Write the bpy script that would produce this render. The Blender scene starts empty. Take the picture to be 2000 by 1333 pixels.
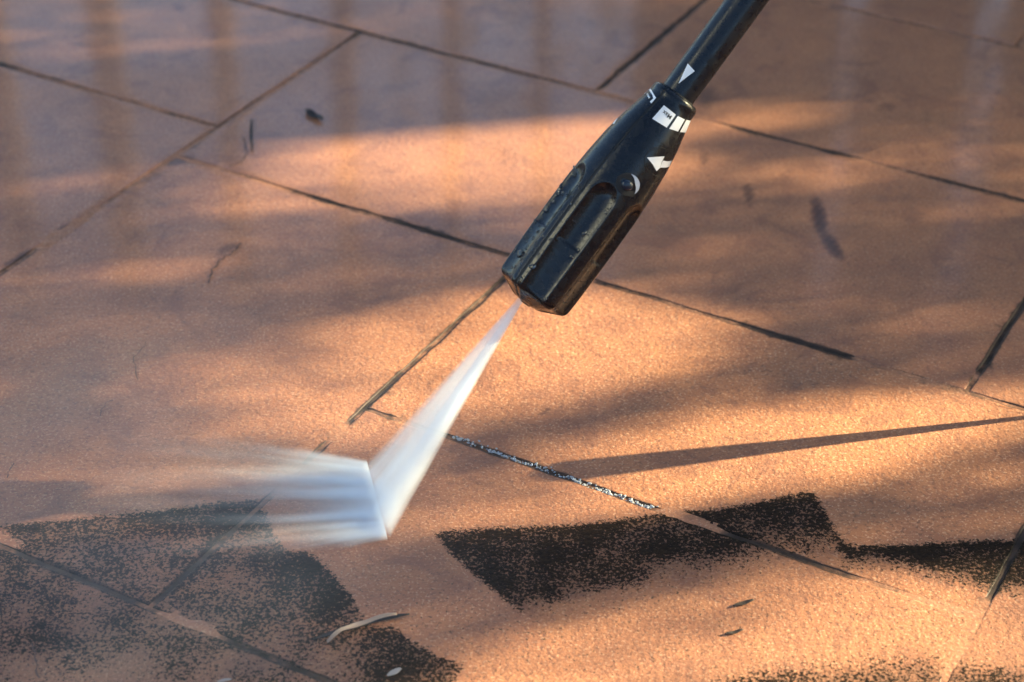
import bpy, bmesh, math, random
import numpy as np
from mathutils import Vector, Matrix
from mathutils.bvhtree import BVHTree
from mathutils import noise as mnoise
random.seed(7); rng = np.random.default_rng(7)
S = bpy.context.scene; C = S.collection
# ------------------------------------------------------------------ camera
FPX = 3863.9; PITCH = math.radians(33.541); ROLL = math.radians(0.751); TH = math.radians(-28.7585); H = 0.6
Xv = Vector((1,0,0)); Uv = Vector((0, math.sin(PITCH), math.cos(PITCH))); Fv = Vector((0, math.cos(PITCH), -math.sin(PITCH)))
Rv = Xv*math.cos(ROLL) + Uv*math.sin(ROLL); Upv = -Xv*math.sin(ROLL) + Uv*math.cos(ROLL)
cam = bpy.data.cameras.new('camera'); camo = bpy.data.objects.new('camera', cam); C.objects.link(camo)
m = Matrix((( Rv.x, Upv.x, -Fv.x, 0), (Rv.y, Upv.y, -Fv.y, 0), (Rv.z, Upv.z, -Fv.z, H), (0,0,0,1)))
camo.matrix_world = m
cam.sensor_width = 36; cam.lens = FPX/2000*36; cam.clip_start = 0.01; cam.clip_end = 200
cam.dof.use_dof = True; cam.dof.focus_distance = 0.965; cam.dof.aperture_fstop = 9.0
S.camera = camo
CAM = Vector((0,0,H))
# ------------------------------------------------------------------ light
def floor_pt(x, y, z=0.0):
    d = Fv + Rv*((x-1000)/FPX) + Upv*(-(y-666.5)/FPX)
    return CAM + d*((z-H)/d.z)
def cam_pt(x, y, depth):
    return CAM + (Fv + Rv*((x-1000)/FPX) + Upv*(-(y-666.5)/FPX))*depth
def depth_of(p): return (p-CAM).dot(Fv)
_a = floor_pt(1300, 895); _b = floor_pt(1985, 815)
sd = (_b-_a); SAZ = math.atan2(sd.x, sd.y)          # azimuth of the sun, clockwise from +Y
SEL = math.radians(19)
sunv = Vector((math.sin(SAZ)*math.cos(SEL), math.cos(SAZ)*math.cos(SEL), math.sin(SEL)))   # towards the sun
w = bpy.data.worlds.new('World'); S.world = w; w.use_nodes = True
nt = w.node_tree; nt.nodes.clear()
sky = nt.nodes.new('ShaderNodeTexSky'); sky.sky_type = 'NISHITA'; sky.sun_disc = False
sky.sun_elevation = SEL; sky.sun_rotation = SAZ; sky.dust_density = 0.6; sky.air_density = 1.0; sky.ozone_density = 1.8
bg = nt.nodes.new('ShaderNodeBackground'); bg.inputs[1].default_value = 0.068
wo = nt.nodes.new('ShaderNodeOutputWorld'); nt.links.new(sky.outputs[0], bg.inputs[0]); nt.links.new(bg.outputs[0], wo.inputs[0])
sl = bpy.data.lights.new('sun', 'SUN'); sl.energy = 5.0; sl.angle = math.radians(0.55); sl.color = (1, 0.88, 0.54)
so = bpy.data.objects.new('sun', sl); C.objects.link(so); so.rotation_euler = (-sunv).to_track_quat('-Z', 'Y').to_euler()
so.location = sunv*6
S.view_settings.view_transform = 'Standard'; S.view_settings.look = 'None'
S.view_settings.exposure = 2.44; S.view_settings.gamma = 1; S.view_settings.use_curve_mapping = False
S.render.engine = 'CYCLES'
S.cycles.volume_bounces = 12; S.cycles.volume_step_rate = 0.15; S.cycles.volume_max_steps = 200
S.cycles.max_bounces = 12; S.cycles.transparent_max_bounces = 12
S.cycles.use_denoising = True
# ------------------------------------------------------------------ helpers
def link_mesh(name, verts, faces, mat=None, parent=None, smooth=False):
    me = bpy.data.meshes.new(name); me.from_pydata([tuple(v) for v in verts], [], [tuple(f) for f in faces]); me.update()
    if smooth: me.polygons.foreach_set('use_smooth', [True]*len(me.polygons))
    o = bpy.data.objects.new(name, me); C.objects.link(o)
    if mat: me.materials.append(mat)
    if parent: o.parent = parent
    return o
def empty(name, loc=(0,0,0)):
    o = bpy.data.objects.new(name, None); C.objects.link(o); o.location = loc; return o
def tag(o, label=None, cat=None, group=None, kind=None):
    for k, v in (('label', label), ('category', cat), ('group', group), ('kind', kind)):
        if v: o[k] = v
    return o
def attr(o, name, vals):
    a = o.data.attributes.new(name, 'FLOAT', 'POINT'); a.data.foreach_set('value', np.asarray(vals, dtype=np.float32))
class NT:
    def __init__(s, name):
        s.m = bpy.data.materials.new(name); s.m.use_nodes = True; s.t = s.m.node_tree; s.t.nodes.clear()
        s.out = s.t.nodes.new('ShaderNodeOutputMaterial')
    def n(s, typ, ins=None, **kw):
        nd = s.t.nodes.new('ShaderNode'+typ)
        for k, v in kw.items(): setattr(nd, k, v)
        for k, v in (ins or {}).items():
            if isinstance(v, bpy.types.NodeSocket): s.t.links.new(v, nd.inputs[k])
            else: nd.inputs[k].default_value = v
        return nd
    def math(s, op, a, b=0.0, c=0.0, clamp=False):
        nd = s.n('Math', {0: a, 1: b, 2: c}, operation=op); nd.use_clamp = clamp; return nd.outputs[0]
    def mix(s, f, a, b, bt='MIX'):
        nd = s.n('Mix', data_type='RGBA', blend_type=bt)
        for i, v in ((0, f), (6, a), (7, b)):
            if isinstance(v, bpy.types.NodeSocket): s.t.links.new(v, nd.inputs[i])
            else: nd.inputs[i].default_value = v if i == 0 else (*v, 1)
        return nd.outputs[2]
    def rng(s, v, a, b, c=0.0, d=1.0, st='SMOOTHSTEP'):
        nd = s.n('MapRange', {0: v, 1: a, 2: b, 3: c, 4: d}); nd.interpolation_type = st; return nd.outputs[0]
    def noise(s, vec, scale, detail=2.0, rough=0.5, dist=0.0):
        return s.n('TexNoise', {'Vector': vec, 'Scale': scale, 'Detail': detail, 'Roughness': rough, 'Distortion': dist}).outputs[0]
    def attr(s, name): return s.n('Attribute', attribute_name=name).outputs['Fac']
def simple_mat(name, col, rough=0.5, **kw):
    t = NT(name); ins = {'Base Color': (*col, 1), 'Roughness': rough}; ins.update(kw)
    p = t.n('BsdfPrincipled', ins); t.t.links.new(p.outputs[0], t.out.inputs[0]); return t.m
# ------------------------------------------------------------------ image-space shapes evaluated on the floor
def to_px(P):                                        # world xyz (n,3) -> photograph pixels
    P = np.asarray(P, float); d = P - np.array(CAM)
    z = d@np.array(Fv); z = np.where(z < 0.05, 0.05, z)
    return np.stack([1000+FPX*(d@np.array(Rv))/z, 666.5-FPX*(d@np.array(Upv))/z], 1)
def seg_dist(q, a, b):
    a = np.array(a, float); b = np.array(b, float); ab = b-a
    t = np.clip(((q-a)@ab)/max(ab@ab, 1e-9), 0, 1)
    return np.linalg.norm(q-a-t[:, None]*ab, axis=1), t
def poly_sdf(q, poly):                               # positive inside
    d = np.full(len(q), 1e9); ins = np.zeros(len(q), bool); n = len(poly)
    for i in range(n):
        a, b = poly[i], poly[(i+1) % n]
        d = np.minimum(d, seg_dist(q, a, b)[0])
        c = (a[1] > q[:, 1]) != (b[1] > q[:, 1])
        with np.errstate(divide='ignore', invalid='ignore'):
            xi = (b[0]-a[0])*(q[:, 1]-a[1])/((b[1]-a[1]) or 1e-9)+a[0]
        ins ^= c & (q[:, 0] < xi)
    return np.where(ins, d, -d)
def line_dist(q, pl):
    d = np.full(len(q), 1e9)
    for a, b in zip(pl[:-1], pl[1:]): d = np.minimum(d, seg_dist(q, a, b)[0])
    return d
def sstep(x, a, b):
    t = np.clip((x-a)/(b-a), 0, 1); return t*t*(3-2*t)
# dirt left between the cleaned stripes: real stains on the tiles
G_MID = [(850,1041),(960,1033),(1100,1028),(1200,1017),(1300,1003),(1400,996),(1500,978),(1587,958),(1603,985),(1622,1020),(1640,1052),(1658,1067),(1760,1065),(1860,1058),(2040,1055),(2200,1070),(2200,1190),(2000,1165),(1900,1150),(1800,1122),(1700,1108),(1600,1114),(1520,1120),(1430,1140),(1300,1162),(1200,1190),(1120,1215),(1060,1222),(1010,1190),(960,1150),(915,1112),(880,1080)]
G_MID_SOFT = [(2200,1190),(2000,1165),(1900,1150),(1800,1120),(1700,1106),(1600,1112),(1520,1120),(1430,1140),(1300,1162),(1200,1190),(1120,1215),(1060,1222)]
G_LEFT = [(-300,1060),(20,1026),(100,1021),(300,1000),(410,985),(505,977),(520,1010),(535,1050),(560,1078),(605,1080),(640,1112),(690,1170),(712,1215),(730,1228),(765,1222),(800,1250),(850,1282),(905,1300),(880,1340),(860,1500),(-300,1500)]
G_HOLE = [(-50,1040),(20,1040),(52,1066),(30,1075),(-50,1068)]
G_BR = [(1340,1345),(1480,1308),(1600,1300),(1700,1285),(1830,1285),(1950,1300),(2100,1320),(2300,1400),(1300,1500)]
def grime(q):
    a = poly_sdf(q, G_MID); b = poly_sdf(q, G_LEFT); h = poly_sdf(q, G_HOLE); c = poly_sdf(q, G_BR)
    b = np.minimum(b, -h)
    den_a = 0.12 + 0.68*sstep(line_dist(q, G_MID_SOFT), 0, 90)
    den_a = np.where((q[:,0] > 1640), 0.36+0.55*sstep(line_dist(q, G_MID_SOFT), 0, 40), den_a)
    den_b = np.full(len(q), 0.60)
    den_b += 0.28*np.exp(-((q[:,0]-590)/80)**2-((q[:,1]-1115)/45)**2) + 0.25*np.exp(-((q[:,0]-650)/40)**2-((q[:,1]-1160)/50)**2)
    den_b += 0.40*np.exp(-((q[:,0]-815)/50)**2-((q[:,1]-1290)/40)**2)
    den_b += 0.16*sstep(-q[:,1], -1060, -1010) - 0.12*np.exp(-((q[:,0]-330)/90)**2-((q[:,1]-1215)/40)**2)
    den_b -= 0.20*sstep(q[:,1], 1230, 1330)*sstep(-q[:,0], -760, -600)
    den_c = np.full(len(q), 0.40) + .25*sstep(q[:,1], 1295, 1345)
    sdf = np.maximum(np.maximum(a, b), c*0.35-3)
    den = np.where((a >= b) & (a >= c*0.35-3), den_a, np.where(b >= c*0.35-3, den_b, den_c))
    return sdf, den
STAINS = [  # x, y, half length, half width, angle deg (image), strength
 (1600,425,16,45,-12,.75),(1625,480,14,40,-38,.75),(1462,380,12,28,-8,.6),(1375,312,11,24,-6,.45),(1380,190,28,34,20,.45),(1330,90,30,20,-40,.35),
 (1640,295,28,7,14,.3),(1810,225,14,26,-20,.3),(1730,210,26,16,0,.35),(1630,185,22,10,10,.25),(1505,135,10,8,0,.2),(1470,230,60,26,10,.2),
 (130,446,26,7,-24,.7),(34,505,38,9,-37,.6),(160,88,40,8,4,.35),(350,15,22,12,25,.4),(785,15,26,10,-55,.4),(365,100,40,9,-5,.25),
 (780,170,60,14,-10,.3),(780,330,60,10,-25,.25),(820,345,40,8,-30,.25),(100,522,60,6,-8,.3),(440,488,34,12,-25,.45),(1040,230,26,16,40,.2),
 (1000,30,60,14,-10,.2),(60,610,14,9,0,.25),(1066,803,13,11,0,.55),(350,315,38,10,-15,.55),(300,345,40,10,-25,.4),(380,290,26,9,-38,.45),
 (560,195,10,20,-10,.2),(1130,480,50,18,0,.15),(1690,560,120,50,10,.12),(1300,470,90,40,-5,.1),(470,380,18,14,0,.2),(840,860,30,6,10,.0),
 (1740,985,40,16,-15,.25),(1690,1030,26,9,0,.2),(880,918,7,5,0,.4),(880,938,4,6,0,.4),(905,1180,12,5,0,.4),(340,925,14,6,0,.35),(1945,230,26,14,0,.2)]
def stain(q):
    s = np.zeros(len(q))
    for x, y, a, b, ang, k in STAINS:
        c, sn = math.cos(math.radians(ang)), math.sin(math.radians(ang))
        u = (q[:,0]-x)*c+(q[:,1]-y)*sn; v = -(q[:,0]-x)*sn+(q[:,1]-y)*c
        s = np.maximum(s, 1.12*k*np.exp(-((u/a)**2+(v/b)**2)**1.6))
    return s
# joints in photograph pixels: x, y, dirt 0..1, filled flush 0..1, water 0..1
J = [[(300,-45,.5,.2),(480,0,.45,.3),(640,50,.6,.2),(690,66,.85,.0),(800,97,.75,.1),(1000,140,.6,.2),(1100,160,.5,.3),(1170,180,.3,.5),(1400,238,.3,.5),(1470,262,.9,0),(1560,285,.5,.3),(1630,300,1,0),(1690,315,.2,.6),(1760,332,.4,.4),(1850,355,.75,.1),(2000,395,.85,0),(2300,470,.8,0)],
 [(-200,75,.6,.2),(0,131,1,0),(50,148,.6,.2),(270,203,.35,.4),(330,220,.45,.3),(430,246,.5,.3)],
 [(330,300,.1,.8),(460,340,.15,.6),(560,372,.3,.4),(620,390,.75,.1),(740,420,.4,.3),(790,436,1,0),(850,455,1,0),(930,478,.6,.2),(985,495,.6,.2),(1160,552,.7,.3),(1300,592,.45,.5),(1440,632,.45,.4),(1510,652,.9,0),(1590,676,1,0),(1650,694,1,0),(1670,700,.3,.6),(1760,728,.3,.7),(1880,765,.2,.8),(2000,800,.5,.5),(2200,860,.6,.2)],
 [(690,812,.3,.6),(760,816,.6,.4),(790,822,.1,.8),(875,848,.6,.1),(1000,892,.7,0),(1270,992,.6,0),(1300,1003,.1,.9),(1400,1035,.2,.8),(1440,1048,1,.1),(1500,1068,1,0),(1620,1110,.7,.3),(1660,1124,.5,.5),(1760,1160,.35,.6),(1850,1190,.1,.85),(1910,1214,.0,.9),(2100,1290,.4,.4)],
 [(-200,992,.7,.1),(0,1068,.5,.4),(60,1090,.7,.1),(120,1115,.9,0),(250,1167,.8,0),(315,1193,.6,.2),(335,1203,.0,.95),(420,1238,.1,.9),(450,1250,.9,.1),(560,1295,.75,.2),(700,1352,.7,.2),(900,1430,.7,.2)],
 [(-200,662,.5,.3),(0,529,.9,0),(60,490,.8,.1),(90,470,.2,.7),(150,430,.3,.6),(220,378,.6,.3),(330,318,.5,.3),(400,270,.6,.3),(490,208,.7,.2),(600,132,.5,.4),(690,72,.9,0)],
 [(1160,175,.5,.3),(1210,138,.6,.2),(1270,90,.9,0),(1340,33,.8,.1),(1400,-20,.6,.2)],
 [(985,535,.7,.1),(850,665,.55,.3),(760,748,.75,.1),(705,797,1,0),(685,817,.9,.1),(675,830,.0,.95),(645,852,.0,.95),(635,862,.6,.4),(600,892,.5,.4),(560,930,.0,.9),(520,970,.5,.3),(420,1085,.8,.1),(330,1180,.8,.1),(312,1200,.2,.8)],
 [(2060,510,.8,.1),(2000,600,.9,0),(1912,722,.9,0),(1905,732,.1,.9),(1900,742,.5,.6),(1885,768,.3,.6)],
 [(2160,790,.5,.2),(2000,1060,1,0),(1945,1148,1,0),(1925,1180,.2,.8),(1880,1262,.0,.95),(1850,1320,.2,.7),(1800,1400,.5,.3)]]
def joint_attr(q):
    best = np.full(len(q), 60.0); dk = np.full(len(q), .5); fl = np.full(len(q), .25)
    for n_, pl in enumerate(J):
        kk = {5: .55, 0: .85, 1: .7, 7: 1.0}.get(n_, 1)
        for a, b in zip(pl[:-1], pl[1:]):
            d, t = seg_dist(q, a[:2], b[:2])
            k = d < best
            best = np.where(k, d, best)
            dk = np.where(k, kk*(a[2]+(b[2]-a[2])*t), dk); fl = np.where(k, np.minimum(1, a[3]+(b[3]-a[3])*t+(1-kk)*.6), fl)
    return dk, fl
# ------------------------------------------------------------------ floor materials
def floor_common(t, pos):
    low = t.noise(pos, 9, 3, .6); mid = t.noise(pos, 60, 4, .6); fine = t.noise(pos, 420, 3, .65)
    col = t.mix(t.rng(low, .3, .7), (.40,.158,.073), (.30,.122,.068))
    col = t.mix(t.rng(mid, .35, .75, 0, .55), col, (.48,.205,.095))
    col = t.mix(t.rng(fine, .50, .66, 0, .60), col, (.15,.070,.045))
    pale = t.noise(pos, 700, 2, .5)
    col = t.mix(t.rng(pale, .54, .68, 0, .5), col, (.70,.40,.24))
    blot = t.rng(t.noise(pos, 26, 6, .66, .8), .50, .66, 0, .55)
    col = t.mix(blot, col, (.20,.085,.055))
    return col, fine
def tile_material():
    t = NT('worn_terracotta')
    pos = t.n('NewGeometry').outputs['Position']
    rot = t.n('Mapping', {'Vector': pos, 'Rotation': (0,0,TH), 'Scale': (1,1,1)}).outputs[0]
    col, fine = floor_common(t, pos)
    col = t.mix(t.math('MULTIPLY', t.attr('tint'), .22), col, (.26,.12,.085))
    st = t.attr('stain'); n80 = t.noise(pos, 110, 4, .6)
    sm = t.math('MULTIPLY', t.rng(t.math('ADD', st, t.math('MULTIPLY', t.math('SUBTRACT', n80, .5), .6)), .12, .5), t.math('MULTIPLY', st, 1.3), clamp=True)
    col = t.mix(sm, col, (.085,.040,.032))
    sdf = t.attr('grime_edge'); den = t.attr('grime_density')
    g1 = t.math('ADD', t.math('MULTIPLY', t.noise(pos, 600, 5, .72, .1), .80), t.math('MULTIPLY', t.noise(pos, 240, 4, .65), .20)); g2 = t.noise(pos, 45, 3, .55)
    edge = t.rng(t.math('ADD', sdf, t.math('MULTIPLY', t.math('SUBTRACT', g1, .5), 60)), -3.0, 3.0)
    dv = t.math('ADD', den, t.math('MULTIPLY', t.math('SUBTRACT', g2, .5), 1.15))
    thr = t.math('SUBTRACT', .662, t.math('MULTIPLY', dv, .28))
    gm = t.math('MULTIPLY', t.rng(t.math('SUBTRACT', g1, thr), -.010, .012), edge)
    film = t.math('MULTIPLY', edge, t.math('MULTIPLY', den, .75), clamp=True)
    ed = t.attr('edge_dirt_shade'); edn = t.rng(t.math('ADD', ed, t.math('MULTIPLY', t.math('SUBTRACT', t.noise(pos, 60, 5, .65), .5), 1.8)), .25, .7)
    col = t.mix(t.math('MULTIPLY', edn, .93), col, (.026,.016,.012))
    # scattered specks of dirt everywhere near the bottom
    sp = t.noise(pos, 520, 2, .6); spk = t.attr('speck')
    sg = t.rng(t.math('SUBTRACT', sp, t.math('SUBTRACT', .76, t.math('MULTIPLY', spk, .14))), 0, .03)
    col = t.mix(t.math('MULTIPLY', sg, .8), col, (.05,.035,.02))
    col = t.mix(film, col, (.080,.036,.020))
    gcol = t.mix(t.rng(t.noise(pos, 500, 2), .35, .65), (.0025,.0018,.0012), (.014,.008,.003))
    col = t.mix(t.math('MULTIPLY', gm, .95), col, gcol)
    # relief
    b1 = t.noise(pos, 300, 3, .55); b2 = t.noise(pos, 800, 2, .5); b3 = t.noise(pos, 14, 2, .5)
    hgt = t.math('ADD', t.math('ADD', t.math('MULTIPLY', b1, .00075), t.math('MULTIPLY', b2, .00030)), t.math('MULTIPLY', b3, .0010))
    hgt = t.math('ADD', hgt, t.math('MULTIPLY', gm, .00012))
    bump = t.n('Bump', {'Strength': 0.8, 'Distance': 1.0, 'Height': hgt})
    film_b = t.n('Bump', {'Strength': 0.5, 'Distance': 1.0, 'Height': t.math('MULTIPLY', t.noise(pos, 22, 2, .5), .0003)})
    wet = t.attr('wet')
    wn = t.math('MULTIPLY', wet, t.rng(t.noise(pos, 6, 3), .3, .6, .65, 1.0))
    p = t.n('BsdfPrincipled', {'Base Color': col, 'Roughness': t.rng(gm, 0, 1, .62, .60), 'Specular IOR Level': t.rng(gm, 0, 1, .35, .15), 'Normal': bump.outputs[0],
        'Coat Weight': t.math('MULTIPLY', t.math('MULTIPLY', wn, t.math('SUBTRACT', 1.0, gm)), t.math('SUBTRACT', 1.0, t.math('MINIMUM', ed, 1.0))), 'Coat Roughness': .09, 'Coat IOR': 1.45, 'Coat Normal': film_b.outputs[0]})
    t.t.links.new(p.outputs[0], t.out.inputs[0]); return t.m
def grout_material():
    t = NT('joint_mortar'); pos = t.n('NewGeometry').outputs['Position']
    col, fine = floor_common(t, pos)
    clean = t.mix(.18, col, (.46,.25,.17))
    dk = t.attr('dirt'); n = t.math('ADD', t.math('MULTIPLY', t.noise(pos, 160, 4, .6), .5), t.math('MULTIPLY', t.noise(pos, 32, 3, .6), .5))
    f = t.rng(t.math('ADD', dk, t.math('MULTIPLY', t.math('SUBTRACT', n, .5), 2.6)), .05, .85)
    dcol = t.mix(t.rng(t.noise(pos, 80, 3), .3, .7), (.024,.016,.012), (.070,.044,.032))
    c = t.mix(f, clean, dcol)
    bump = t.n('Bump', {'Strength': .5, 'Distance': 1.0, 'Height': t.math('MULTIPLY', t.noise(pos, 420, 3), .001)})
    p = t.n('BsdfPrincipled', {'Base Color': c, 'Roughness': t.rng(t.noise(pos, 90), .4, .6, .55, .8), 'Specular IOR Level': .3, 'Normal': bump.outputs[0]})
    t.t.links.new(p.outputs[0], t.out.inputs[0]); return t.m
M_TILE = tile_material(); M_GROUT = grout_material()
# ------------------------------------------------------------------ ground, mortar and tiles
cT, sT = math.cos(TH), math.sin(TH)
def st2w(s, t): return (cT*s - sT*t, sT*s + cT*t)
K = 1.0
T1, T2, T3, T4, T5 = 1.089, .9185, .8725, .7, .5195
S1, S2, S3, S4, S5 = -.725, -.5355, -.4715, -.203, -.141
TILES = [(S1,S4,T3,T1),(S3,S5,T4,T3),(S3,S5,T5,T4),(S1,S3,T5,T3),(-1.10,S1,T5,T2),(-1.25,S1,T2,T1),
 (S4,.33,T3,T1),(S5,.38,T5,T3),(-1.10,S2,T1,1.306),(S2,.0,T1,1.306),(.0,.54,T1,1.306),
 (-.62,-.30,.345,T5),(-.30,.05,.345,T5),(-1.10,-.62,.345,T5),(.05,.40,.345,T5),
 (-1.3,-.83,1.306,1.48),(-.83,-.31,1.306,1.48),(-.31,.02,1.306,1.48),(.02,.54,1.306,1.48)]
# tiles laid beyond the picture
def add_outer():
    boxes = list(TILES)
    rows = [(1.48,1.70),(1.70,1.87),(1.87,2.09),(2.09,2.27),(.13,.345),(-.05,.13)]
    for i, (a, b) in enumerate(rows):
        x = -1.9 + .17*(i % 3)
        while x < 1.7:
            wd = random.choice([.33,.52,.25,.42]); boxes.append((x, x+wd, a, b)); x += wd
    for a, b in ((.345,T5),(T5,T4),(T4,T3),(T3,T1),(T1,1.306),(1.306,1.48)):
        x = {0.345:.40}.get(a, .54 if a >= T1 else (.33 if a == T3 else .38))
        while x < 1.5:
            wd = random.choice([.33,.52,.42]); boxes.append((x, x+wd, a, b)); x += wd
    for a, b, x1 in ((.345,T5,-1.10),(T5,T2,-1.10),(T2,T1,-1.25),(T1,1.306,-1.10),(1.306,1.48,-1.3)):
        boxes.append((x1-.42, x1, a, b))
    return boxes
floor = empty('patio_floor'); tag(floor, kind='structure')
def wig(x, y, amp):                                   # wavy arris
    return amp*(mnoise.noise(Vector((x*38, y*38, 1.7))) + .5*mnoise.noise(Vector((x*120, y*120, 5.1))))
def make_tile(s0, s1, t0, t1, near):
    g = .00135
    res = .004 if near else .03
    def axis(a, b):
        n = max(2, int((b-a)/res)); mid = np.linspace(a+.0035, b-.0035, n)
        return np.concatenate([[a+g-.0004, a+g, a+g+.0007, a+g+.0016], mid[1:-1] if near else mid, [b-g-.0016, b-g-.0007, b-g, b-g+.0004]])
    xs, ys = axis(s0, s1), axis(t0, t1); nx, ny = len(xs), len(ys)
    zx = np.zeros(nx); zy = np.zeros(ny)
    for z in (zx, zy):
        z[0] = z[-1] = -.008; z[1] = z[-2] = -.00020; z[2] = z[-3] = -.00005
    dz = random.uniform(-.0003, .0002)
    V = []; EE = []
    for j in range(ny):
        for i in range(nx):
            e_ = min(i, nx-1-i, j, ny-1-j); EE.append((1, 1, .75, .35, 0)[min(e_, 4)] if near else 0)
            s, t = xs[i], ys[j]
            ds = dt = 0
            if near:
                if i < 5 or i > nx-6:
                    f = 1-min(i, nx-1-i)/6; wv = wig(s1 if i > nx/2 else s0, t, .0011); ds = (abs(wv)*.3-wv*.9)*f
                if j < 5 or j > ny-6:
                    f = 1-min(j, ny-1-j)/6; dt = wig(s, (t1 if j > ny/2 else t0)+3, .0011)*f
            x, y = st2w(s+ds, t+dt)
            V.append((x*K, y*K, min(zx[i], zy[j])+dz))
    F = [(j*nx+i, j*nx+i+1, (j+1)*nx+i+1, (j+1)*nx+i) for j in range(ny-1) for i in range(nx-1)]
    o = link_mesh('tile', V, F, M_TILE, floor, True)
    q = to_px(V)
    q = np.where(np.abs(q) > 4000, 4000, q)
    sdf, den = grime(q)
    attr(o, 'grime_edge', sdf); attr(o, 'grime_density', den); attr(o, 'stain', stain(q))
    attr(o, 'speck', .15 + .75*sstep(q[:,1], 880, 1250))
    wet = .78*sstep(-q[:,1], -760, -250)*sstep(-np.abs(q[:,0]), -4000, -2500) + .12
    attr(o, 'tint', np.full(len(V), random.random()))
    attr(o, 'wet', wet*(1-np.array(EE)))
    dk, fl = joint_attr(q); EE = np.array(EE); attr(o, 'edge_dirt_shade', np.where(EE > .9, 1.6*np.maximum(np.clip(dk*1.3-.15, 0, 1), (1-fl)*np.minimum(1, dk*1.8)), EE*np.clip(dk*1.3-.15, 0, 1)))  # joint dirt on tile edges, darkened further to subdue their sunlit rims
    return o
for k, b in enumerate(add_outer()): make_tile(*b, near=k < 15)
# mortar: strips along every joint, height and dirt vary along it
def crack(pts, wd):
    V, F = [], []; k = 0
    for (a, b) in zip(pts[:-1], pts[1:]):
        for i in range(6):
            f = i/6; x, y = a[0]+(b[0]-a[0])*f, a[1]+(b[1]-a[1])*f
            p = floor_pt(x+random.gauss(0,1.6), y+random.gauss(0,1.2)); d = (floor_pt(*b)-floor_pt(*a)).normalized(); n_ = Vector((-d.y, d.x, 0))*wd*random.uniform(.3, 1)
            V += [p+n_+Vector((0,0,.0004)), p-n_+Vector((0,0,.0004))]; k += 1
    F = [(2*i, 2*i+1, 2*i+3, 2*i+2) for i in range(k-1)]
    o = link_mesh('crack', V, F, M_CRACK, floor)
M_CRACK = simple_mat('crack_dirt', (.10,.055,.04), .8)
for pts, wd in (([(408,556),(414,530),(430,508),(460,490),(474,470)],.0006),([(196,812),(205,790),(222,780)],.0003),([(268,745),(262,700),(292,665)],.0003),
    ([(478,268),(482,300),(470,318),(440,330)],.0005),([(14,935),(22,915),(28,905)],.0004),([(62,1258),(72,1290),(78,1333)],.0005),([(1180,395),(1230,372),(1290,366)],.0004),
    ([(1905,775),(1950,788),(1990,800)],.0004)): crack(pts, wd)
def mortar():
    V, F = [], []
    segs = []
    for s0, s1, t0, t1 in TILES:
        segs += [((s0,t0),(s1,t0)), ((s0,t1),(s1,t1)), ((s0,t0),(s0,t1)), ((s1,t0),(s1,t1))]
    segs = list(dict.fromkeys(segs))
    for a, b in segs:
        a, b = np.array(a), np.array(b); L = np.linalg.norm(b-a); n = int(L/.003)+1
        d = (b-a)/L; nn = np.array([-d[1], d[0]])
        base = len(V)
        for i in range(n+1):
            c = a + d*L*i/n
            for h in (-.0045, -.0015, .0015, .0045):
                x, y = st2w(*(c+nn*h)); V.append((x, y, 0))
        for i in range(n):
            for k in range(3):
                p = base+i*4+k; F.append((p, p+4, p+5, p+1))
    P = np.array(V); q = to_px(P); dk, fl = joint_attr(q)
    nz = np.array([mnoise.noise(Vector((v[0]*150, v[1]*150, 0))) for v in V])
    P[:,2] = -.0009 + fl*.0008 + nz*.0003*(1-fl*.7)
    lim = -.00013 - .00005*nz
    P[:,2] = np.minimum(P[:,2], lim) + (np.arange(len(P)) % 7)*1e-6
    o = link_mesh('mortar', P, F, M_GROUT, None, True); attr(o, 'dirt', dk); tag(o, kind='structure')
mortar()
gp = [(-30,-20,-.009),(30,-20,-.009),(30,40,-.009),(-30,40,-.009)]
g = link_mesh('ground', gp, [(0,1,2,3)], M_GROUT); attr(g, 'dirt', [.5]*4); tag(g, kind='structure')
# ------------------------------------------------------------------ lance
DI = depth_of(floor_pt(757, 975))
DT = DI - .012
TIP = cam_pt(1040, 573.5, DT)
UP2 = cam_pt(1322-2, 190, DT-.012)
ax = (UP2-TIP).normalized()
PX = DT/FPX                                             # metres per photograph pixel at the tip
vc = (CAM-TIP); vc = (vc - ax*vc.dot(ax)).normalized()  # towards the camera
wc = ax.cross(vc).normalized()
if wc.dot(Rv) < 0: wc = -wc
M_PL = NT('wet_black_plastic')
def plastic(t, base, r0, r1, scratch=.5):
    pos = t.n('TexCoord').outputs['Object']
    n = t.noise(pos, 260, 4, .6); n2 = t.noise(pos, 1500, 2, .6); n3 = t.noise(pos, 70, 3, .6)
    dust = t.rng(n2, .66, .76, 0, .5)
    c = t.mix(t.math('MULTIPLY', dust, t.rng(n3, .4, .7)), base, (.16,.15,.15))
    r = t.math('ADD', t.rng(n, .3, .7, r0, r1), t.math('MULTIPLY', dust, .1))
    bump = t.n('Bump', {'Strength': .35, 'Distance': 1.0, 'Height': t.math('ADD', t.math('MULTIPLY', n2, .00006), t.math('MULTIPLY', t.noise(pos, 180, 3), .00012))})
    p = t.n('BsdfPrincipled', {'Base Color': c, 'Roughness': r, 'Normal': bump.outputs[0], 'Specular IOR Level': .38, 'Coat Weight': .15, 'Coat Roughness': .08, 'Coat Normal': bump.outputs[0]})
    t.t.links.new(p.outputs[0], t.out.inputs[0])
plastic(M_PL, (.002,.003,.006), .17, .36)
M_PL = M_PL.m
_t = NT('matt_black_tube'); plastic(_t, (.002,.004,.009), .22, .40); M_TUBE = _t.m
M_WHITE = simple_mat('white_print', (.80,.81,.82), .45); M_INK = simple_mat('black_print', (.02,.02,.022), .5)
M_GAP = simple_mat('dark_gap', (.004,.004,.005), .7)  # near-black that paints the darkness inside gaps and holes
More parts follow.
